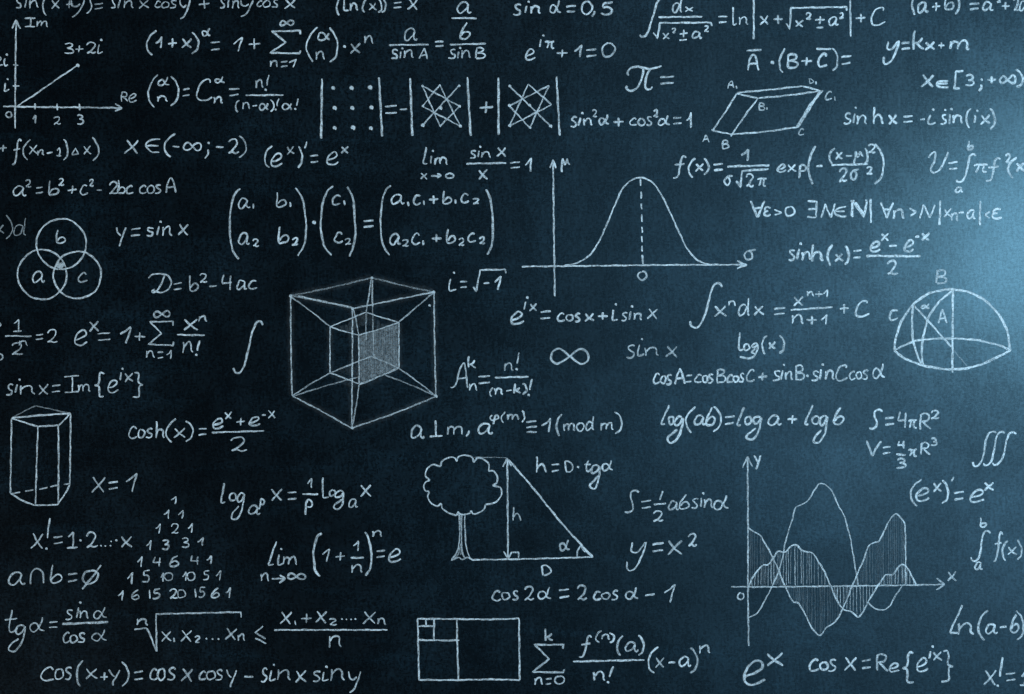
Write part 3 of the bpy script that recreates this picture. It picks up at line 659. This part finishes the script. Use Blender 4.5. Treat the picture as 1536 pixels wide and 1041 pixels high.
D('parallelepiped_drawing', 'slanted box with corners lettered A, B, C and A1 to D1',
  ('edge', '@20 P 1350,556 1550,538 1690,522 1746,517 ; P 1746,517 1800,532 1852,545 ; P 1350,560 1410,576 1478,590 ; P 1478,588 1600,578 1750,560 1855,544 ; P 1350,558 1282,668 1204,782 ; P 1476,590 1400,690 1312,818 ; P 1195,778 1250,793 1320,806 ; P 1312,805 1500,792 1716,762 ; W 4 P 1714,764 1780,660 1845,552 ; P 1708,762 1790,630 1866,542 ;', dict(wid=3.1, press=0.93)),
  ('lettering', '@20 Ar 1294 484 1333 533 - 1346 514 1349 532 A 1139 804 1184 856 B 1259 838 1304 896 B 1478 616 1519 664 - 1528 642 1530 658 @30 c 182 771 220 814 C 342 545 389 604 - 399 578 402 604 W 1.9 D 240 470 276 505 W 2.6 - 288 487 288 507', dict(wid=2.6, press=0.9)))

def ell(cx, cy, rx, ry, a0=0, a1=380, n=40):
    return ' '.join('%.1f,%.1f' % (cx + rx * math.cos(math.radians(a0 + (a1 - a0) * i / n)) * (1 + 0.012 * math.sin(i * 0.9)), cy + ry * math.sin(math.radians(a0 + (a1 - a0) * i / n)) * (1 + 0.010 * math.cos(i * 0.7))) for i in range(n + 1))
vfill = ' '.join('P %d,%d %d,%d ;' % (330 + i * 6, 556 - i * 4 + (i % 2) * 3, 366 + i * 3, 572 - i * 3) for i in range(9)) + \
        ' '.join(' P %d,%d %d,%d ;' % (352 + i * 5, 524 + i * 5, 334 + i * 5, 560 + i * 2) for i in range(7))
D('venn_diagram', 'three overlapping circles lettered a, b and c with shaded middle',
  ('circle', '@01 P ' + ell(368, 424, 149, 151, 200, 575) + ' ;', dict(wid=3.4, press=0.9)),
  ('circle', '@01 P ' + ell(253, 607, 147, 149, 100, 470) + ' ;', dict(wid=3.4, press=0.86)),
  ('circle', '@01 P ' + ell(464, 610, 143, 141, -40, 330) + ' ;', dict(wid=3.5, press=0.92)),
  ('shaded_area', '@01 ' + vfill, dict(wid=2.8, press=0.55)),
  ('lettering', '@01 b 336 338 395 421 a 191 588 273 658 c 469 594 528 654', dict(wid=3.0, press=0.92)))

def tess_face(ch):
    """the shaded square: rubbed chalk under many short vertical pecks"""
    r = random.Random(3)
    A, B, C, E = (620, 972), (856, 896), (856, 1168), (620, 1264)      # lt, rt, rb, lb
    ox, oy = 384.0, 260.0
    def seg(x, y0, y1, wid, pr):
        n = max(2, int((y1 - y0) / 8))
        d = r.uniform(-3, 3)
        ch.ribbon([(ox + (x + d * i / n) / 4, oy + (y0 + (y1 - y0) * i / n) / 4) for i in range(n + 1)], wid, pr)
    def span(x):
        t = (x - A[0]) / (B[0] - A[0])
        return A[1] + (B[1] - A[1]) * t + 3, E[1] + (C[1] - E[1]) * t - 3
    for k in range(17):
        x = 628 + 220 * k / 16
        y0, y1 = span(x)
        seg(x, y0, y1, 6.4, r.uniform(0.12, 0.19))
    for k in range(16):                                   # a little dust on the lid and the floor of the small cube
        t = k / 15
        x0 = 470 + 360 * t
        yc = 905 + 30 * math.sin(t * 9); h = 52 * (1 - abs(2 * t - 1)) + 6
        seg(x0, yc - h, yc + h * 0.7, 7.0, r.uniform(0.02, 0.06))
        seg(x0, 1185 - h * r.uniform(0.5, 1), 1185 + h * 0.9, 7.0, r.uniform(0.0, 0.035))
    for k in range(80):
        x = 620 + 236 * (k + r.random()) / 80
        y0, y1 = span(x)
        y = y0 + r.uniform(0, 16)
        while y < y1 - 6:
            ln = r.uniform(6, 26)
            seg(x, y, min(y1, y + ln), r.uniform(1.6, 2.8), r.uniform(0.03, 0.11))
            y += ln + r.uniform(6, 34)
TESS_OUT = 'P 205,735 450,685 695,626 ; P 695,626 880,672 1065,712 ; P 205,733 390,768 580,808 ; P 580,812 820,762 1065,712 ; P 208,735 210,1040 216,1336 ; P 1068,712 1072,1040 1080,1340 ; P 579,812 578,1150 574,1530 ; P 218,1336 390,1425 575,1530 ; P 575,1528 830,1440 1082,1338 ; P 445,920 444,1198 ; P 616,971 619,1266 ; P 857,893 858,1170 ; P 616,971 858,893 ; P 445,1198 619,1266 857,1168 ;'
D('tesseract_drawing', 'small cube nested inside a large cube with one shaded face',
  ('outer_edge', '@11 H 0.56 P 205,735 450,685 695,626 ; P 695,626 880,672 1065,712 ; H 0.70 W 3.4 P 205,733 390,768 580,808 ; W 3 P 250,735 420,772 575,803 ; W 2.9 P 580,812 820,762 1065,712 ; P 208,735 210,1040 216,1336 ; P 1068,712 1072,1040 1080,1340 ; P 579,812 578,1150 574,1530 ; H 0.62 P 218,1336 390,1425 575,1530 ; P 575,1528 830,1440 1082,1338 ; H 0.38 W 2.6 P 697,630 700,840 708,1110 ; P 224,1336 420,1275 612,1222 ; P 1080,1336 930,1270 775,1210 ;', dict(wid=3.0, press=0.72)),
  ('smudge', '@11 ' + TESS_OUT, dict(wid=14, press=0.018)),
  ('inner_edge', '@11 P 445,920 560,874 660,834 ; P 660,834 760,866 856,894 ; P 442,920 530,948 616,971 ; P 616,971 740,935 858,893 ; P 444,920 444,1060 444,1198 ; P 616,971 618,1120 619,1266 ; P 857,893 858,1030 858,1170 ; P 445,1198 540,1232 619,1266 ; W 3.4 P 619,1268 740,1218 857,1168 ; H .62 W 2.8 P 445,1198 570,1146 690,1098 ; H .4 P 690,1098 770,1130 855,1168 ; P 660,836 660,960 662,1000 ;', dict(wid=2.6, press=0.72)),
  ('connecting_edge', '@11 P 207,738 330,828 445,920 ; P 1064,716 960,805 857,893 ; P 692,632 676,740 661,832 ; P 700,640 697,740 700,800 ; P 584,816 602,890 616,968 ; P 218,1336 330,1262 446,1198 ; P 1082,1338 970,1250 858,1170 ; P 576,1528 600,1400 619,1268 ;', dict(wid=2.4, press=0.58)),
  ('shaded_face', tess_face),
  ('stray_dot', '@11 * 1040 793 10', dict(press=0.7)),
  ('corner_dot', '@11 * 207 737 12 * 695 627 9 * 1065 713 10 * 578 812 9 * 575 1528 11 * 1081 1338 10', dict(press=0.7)))
D('bell_curve_graph', 'bell curve over sigma and mu axes with dashed centre line',
  ('curve', '@21 P 310,556 380,540 430,518 475,480 510,430 550,350 590,255 630,160 665,90 710,45 770,25 820,40 865,80 910,155 960,260 1010,370 1050,450 1100,510 1150,538 1195,550 ;', dict(wid=3.0, press=0.95)),
  ('axis', '@21 P 247,-78 250,250 257,738 ; P 226,-32 236,-52 247,-82 ; P 247,-82 254,-60 264,-30 ;', dict(wid=3.2, press=0.86)),
  ('axis', '@21 P 58,559 400,556 900,550 1400,548 ; P 1350,524 1378,538 1408,550 ; P 1408,550 1378,558 1350,574 ; W 4 P 1366,540 1404,550 1364,560 ;', dict(wid=3.1, press=0.93)),
  ('dashed_line', '@21 - 770 34 773 76 - 775 109 776 152 - 776 180 778 217 - 779 247 779 292 - 780 320 781 357 - 780 376 780 414 - 780 433 781 470 - 782 488 785 545', dict(wid=3.3, press=1.0)),
  ('lettering', '@21 0 755 585 812 643 sig 1392 455 1465 522 @20 mu 292 945 350 1038', dict(wid=3.2, press=0.97)))
D('hemisphere_drawing', 'half sphere with inner arcs lettered A, B, C and alpha',
  ('outline', '@31 P 757,1062 768,985 800,890 870,788 960,724 1040,702 1108,697 1200,712 1290,755 1370,830 1425,920 1445,1000 1452,1066 ;', dict(wid=4.2, press=1.05)),
  ('base_ellipse', '@31 P 756,1062 800,1098 860,1128 940,1155 1040,1172 1110,1176 1210,1166 1300,1138 1380,1100 1457,1062 ; W 3.6 H .98 P 755,1066 800,1040 870,1010 960,995 1108,991 1250,1000 1340,1020 1410,1040 1458,1064 ;', dict(wid=4.2, press=1.05)),
  ('inner_arc', '@31 P 1110,700 1030,768 965,860 932,980 922,1060 930,1155 ; P 868,788 865,880 868,985 892,1080 925,1152 ;', dict(wid=4.0, press=1.03)),
  ('radius_line', '@31 P 1109,697 1108,900 1106,1196 ; W 3.5 P 872,790 960,885 1100,1042 ; H .3 W 2 P 1110,1055 1150,1105 1196,1160 ;', dict(wid=3.8, press=1.03)),
  ('lettering', '@31 B 1006 578 1073 664 C 727 816 784 882 al 917 776 972 815 A 1016 814 1075 904', dict(wid=3.3, press=1.04)))
D('prism_drawing', 'tall glassy five sided prism with a dashed hidden base edge',
  ('edge', '@02 P 70,430 66,650 62,880 ; P 228,480 220,700 213,950 ; W 3.5 P 350,472 352,700 349,946 ; W 3.3 P 424,400 422,620 419,830 ; H .92 P 62,880 130,920 208,953 ; P 208,952 280,950 350,948 ; P 346,948 385,890 420,830 ; P 70,428 150,456 228,478 ; P 228,478 290,476 350,470 ; P 350,472 386,440 424,400 ; W 3.8 P 72,428 240,412 424,400 ;', dict(wid=3.1, press=0.84)),
  ('faint_edge', '@02 P 70,428 140,390 215,354 ; P 215,354 320,378 422,400 ;', dict(wid=2.6, press=0.28)),
  ('dashed_line', '@02 - 65 882 122 873 - 150 868 202 860 - 235 855 286 845 - 300 840 350 832 - 382 826 416 822', dict(wid=2.9, press=0.78)))

def lobes():
    cusp = [(1108, 720), (1205, 690), (1308, 696), (1394, 746), (1418, 832), (1376, 946), (1290, 982), (1214, 988), (1112, 940), (1040, 868), (1044, 802), (1108, 720)]
    apex = [(1150, 668), (1255, 651), (1368, 676), (1446, 776), (1470, 892), (1338, 996), (1256, 1006), (1160, 1000), (1052, 938), (1008, 838), (1028, 732)]
    out = ''
    for i, q in enumerate(apex):
        a, b = cusp[i], cusp[i + 1]
        # arc through a, apex, b
        mx, my = (a[0] + b[0]) / 2, (a[1] + b[1]) / 2
        e = 0.74
        c1 = (a[0] + (q[0] - mx) * e + (mx - a[0]) * 0.22, a[1] + (q[1] - my) * e + (my - a[1]) * 0.22)
        c2 = (b[0] + (q[0] - mx) * e + (mx - b[0]) * 0.22, b[1] + (q[1] - my) * e + (my - b[1]) * 0.22)
        out += 'P %g,%g %g,%g %g,%g %g,%g %g,%g ; ' % (a + c1 + q + c2 + b)
    return out
D('tree_triangle_drawing', 'tree beside a right triangle measuring its height with h, D and alpha',
  ('tree_crown', '@12 ' + lobes(), dict(wid=3.1, press=0.9)),
  ('tree_trunk', '@12 P 1216,996 1222,1060 1221,1140 1212,1215 1172,1284 ; P 1252,1000 1254,1100 1262,1200 1280,1260 1308,1284 ; H .5 P 1236,1006 1232,1090 1234,1180 1228,1250 ; P 1226,1000 1228,1080 ; P 1228,1180 1216,1240 1184,1280 ; H .7 P 1172,1284 1215,1264 1236,1276 1270,1266 1308,1284 ; P 1232,1200 1240,1240 1252,1268 ;', dict(wid=2.7, press=0.72)),
  ('height_arrow', '@12 H 0.84 P 1508,672 1510,960 1512,1268 ; P 1480,722 1494,698 1507,670 ; P 1507,670 1518,692 1532,718 ; P 1484,1228 1498,1248 1512,1270 ; P 1512,1270 1524,1250 1538,1230 ;', dict(wid=3.3, press=0.92)),
  ('triangle', '@12 P 1515,678 1660,845 1840,1066 2021,1262 ; W 3 P 1300,1278 1500,1276 1750,1270 2024,1262 ; W 4 P 1960,1200 1990,1235 2022,1262 ; W 2 H .3 P 1310,664 1410,664 1508,666 ;', dict(wid=3.4, press=0.92)),
  ('angle_mark', '@23 P 412,148 396,178 389,216 ; Q 0,190 38,190 40,226 ; P 412,150 426,172 440,190 ;', dict(wid=2.6, press=0.84)),
  ('lettering', '@23 al 285 111 349 181 D 172 264 235 333 @22 h 5 957 56 1048', dict(wid=3.0, press=0.9)))

# the three waves of the big graph, measured on sheet 23 (x, y)
WA = [(1420, 580), (1465, 560), (1500, 510), (1536, 442), (1576, 360), (1601, 300), (1621, 230), (1636, 150), (1656, 70), (1681, -4), (1700, -74), (1751, -104), (1786, -134), (1821, -194), (1854, -224), (1916, -184), (1951, -104), (1986, -44), (2006, 15), (2031, 110), (2046, 200), (2061, 290), (2078, 390)]
WA2 = [(2136, 490), (2176, 525), (2226, 536), (2266, 510), (2301, 450), (2340, 392)]
WB = [(1418, 42), (1450, 65), (1490, 90), (1515, 130), (1538, 170), (1571, 235), (1601, 300), (1626, 365), (1656, 430), (1686, 485), (1716, 495), (1751, 545), (1786, 620), (1821, 670), (1851, 688), (1886, 640), (1921, 622), (1951, 590), (1981, 535), (2010, 470), (2041, 392), (2076, 310), (2111, 230), (2141, 150), (2176, 130), (2204, 120), (2231, 65), (2261, 5), (2301, -42), (2336, -12), (2358, 20), (2361, 150), (2362, 382)]
WC = [(1420, 392), (1445, 340), (1480, 290), (1510, 265), (1536, 265), (1566, 225), (1596, 185), (1636, 190), (1666, 160), (1701, 145), (1746, 180), (1801, 195), (1836, 240), (1881, 320), (1911, 390), (1946, 470), (1986, 530), (2036, 545), (2076, 578), (2106, 545), (2141, 480), (2176, 420), (2216, 360), (2241, 325), (2286, 322), (2316, 280), (2341, 262), (2376, 290), (2424, 382)]
pl = lambda w: 'P ' + ' '.join('%g,%g' % q for q in w) + ' ; '
def yat(w, x):
    for (x0, y0), (x1, y1) in zip(w, w[1:]):
        if x0 <= x <= x1 and x1 > x0: return y0 + (y1 - y0) * (x - x0) / (x1 - x0)
    return None
def hatch(w, x0, x1, step, seed, wid, pr):
    def fn(ch):
        r = random.Random(seed); x = x0
        while x < x1:
            y = yat(w, x); ax = 396 - (x - 1420) * 0.011
            if y is not None and abs(y - ax) > 12:
                a, b = (y, ax) if y < ax else (ax, y)
                b -= r.uniform(0, 0.08) * (b - a); dx = r.uniform(-3, 3)
                n = max(3, int((b - a) / 6))
                pts = [(768 + (x + dx * i / n) / 4, 781 + (a + (b - a) * i / n) / 4) for i in range(n + 1)]
                ch.ribbon(pts, wid * r.uniform(0.85, 1.2), pr * r.uniform(0.45, 1.45))
            x += step * r.uniform(0.7, 1.35)
    return fn
D('wave_graph', 'x and y axes with three wavy curves and vertical hatching',
  ('curve', '@23 ' + pl(WA) + pl(WA2), dict(wid=2.5, press=0.74)),
  ('curve', '@23 ' + pl(WB[:-2]) + pl(WB[-3:]), dict(wid=2.7, press=0.8)),
  ('curve', '@23 ' + pl(WC), dict(wid=2.9, press=0.86)),
  ('axis', '@22 P 1413,660 1416,1100 1416,1500 1420,1796 ; P 1384,726 1398,694 1413,658 ; P 1413,658 1426,690 1444,720 ;', dict(wid=3.1, press=0.74)),
  ('axis', '@23 P 1315,396 1536,397 1900,393 2300,388 2596,382 ; P 2546,345 2572,364 2596,382 ; P 2596,382 2570,400 2546,416 ;', dict(wid=2.9, press=0.74)),
  ('hatching', hatch(WC, 1438, 2418, 17.5, 5, 1.8, 0.35)),
  ('hatching', hatch(WB, 1430, 2352, 14, 9, 2.2, 0.075)),
  ('lettering', '@22 Y 1452 647 1498 738 @23 0 1351 431 1395 476 @33 x 1074 304 1132 364', dict(wid=2.9, press=0.88)))
D('nested_rectangles', 'wide rectangle split into ever smaller squares at its top left',
  ('outline', '@13 P 968,588 1200,590 1400,592 1580,587 ; P 1578,586 1580,760 1582,957 ; P 975,955 1200,956 1400,952 1584,956 ; P 970,588 974,760 978,957 ;', dict(wid=3.3, press=0.9)),
  ('divider', '@13 P 1205,590 1208,760 1215,955 ; P 970,715 1090,718 1220,718 ; P 1068,592 1068,650 1067,714 ; P 970,634 1020,632 1066,632 ; W 2.8 P 1018,592 1019,610 1020,630 ;', dict(wid=3.3, press=0.88)))
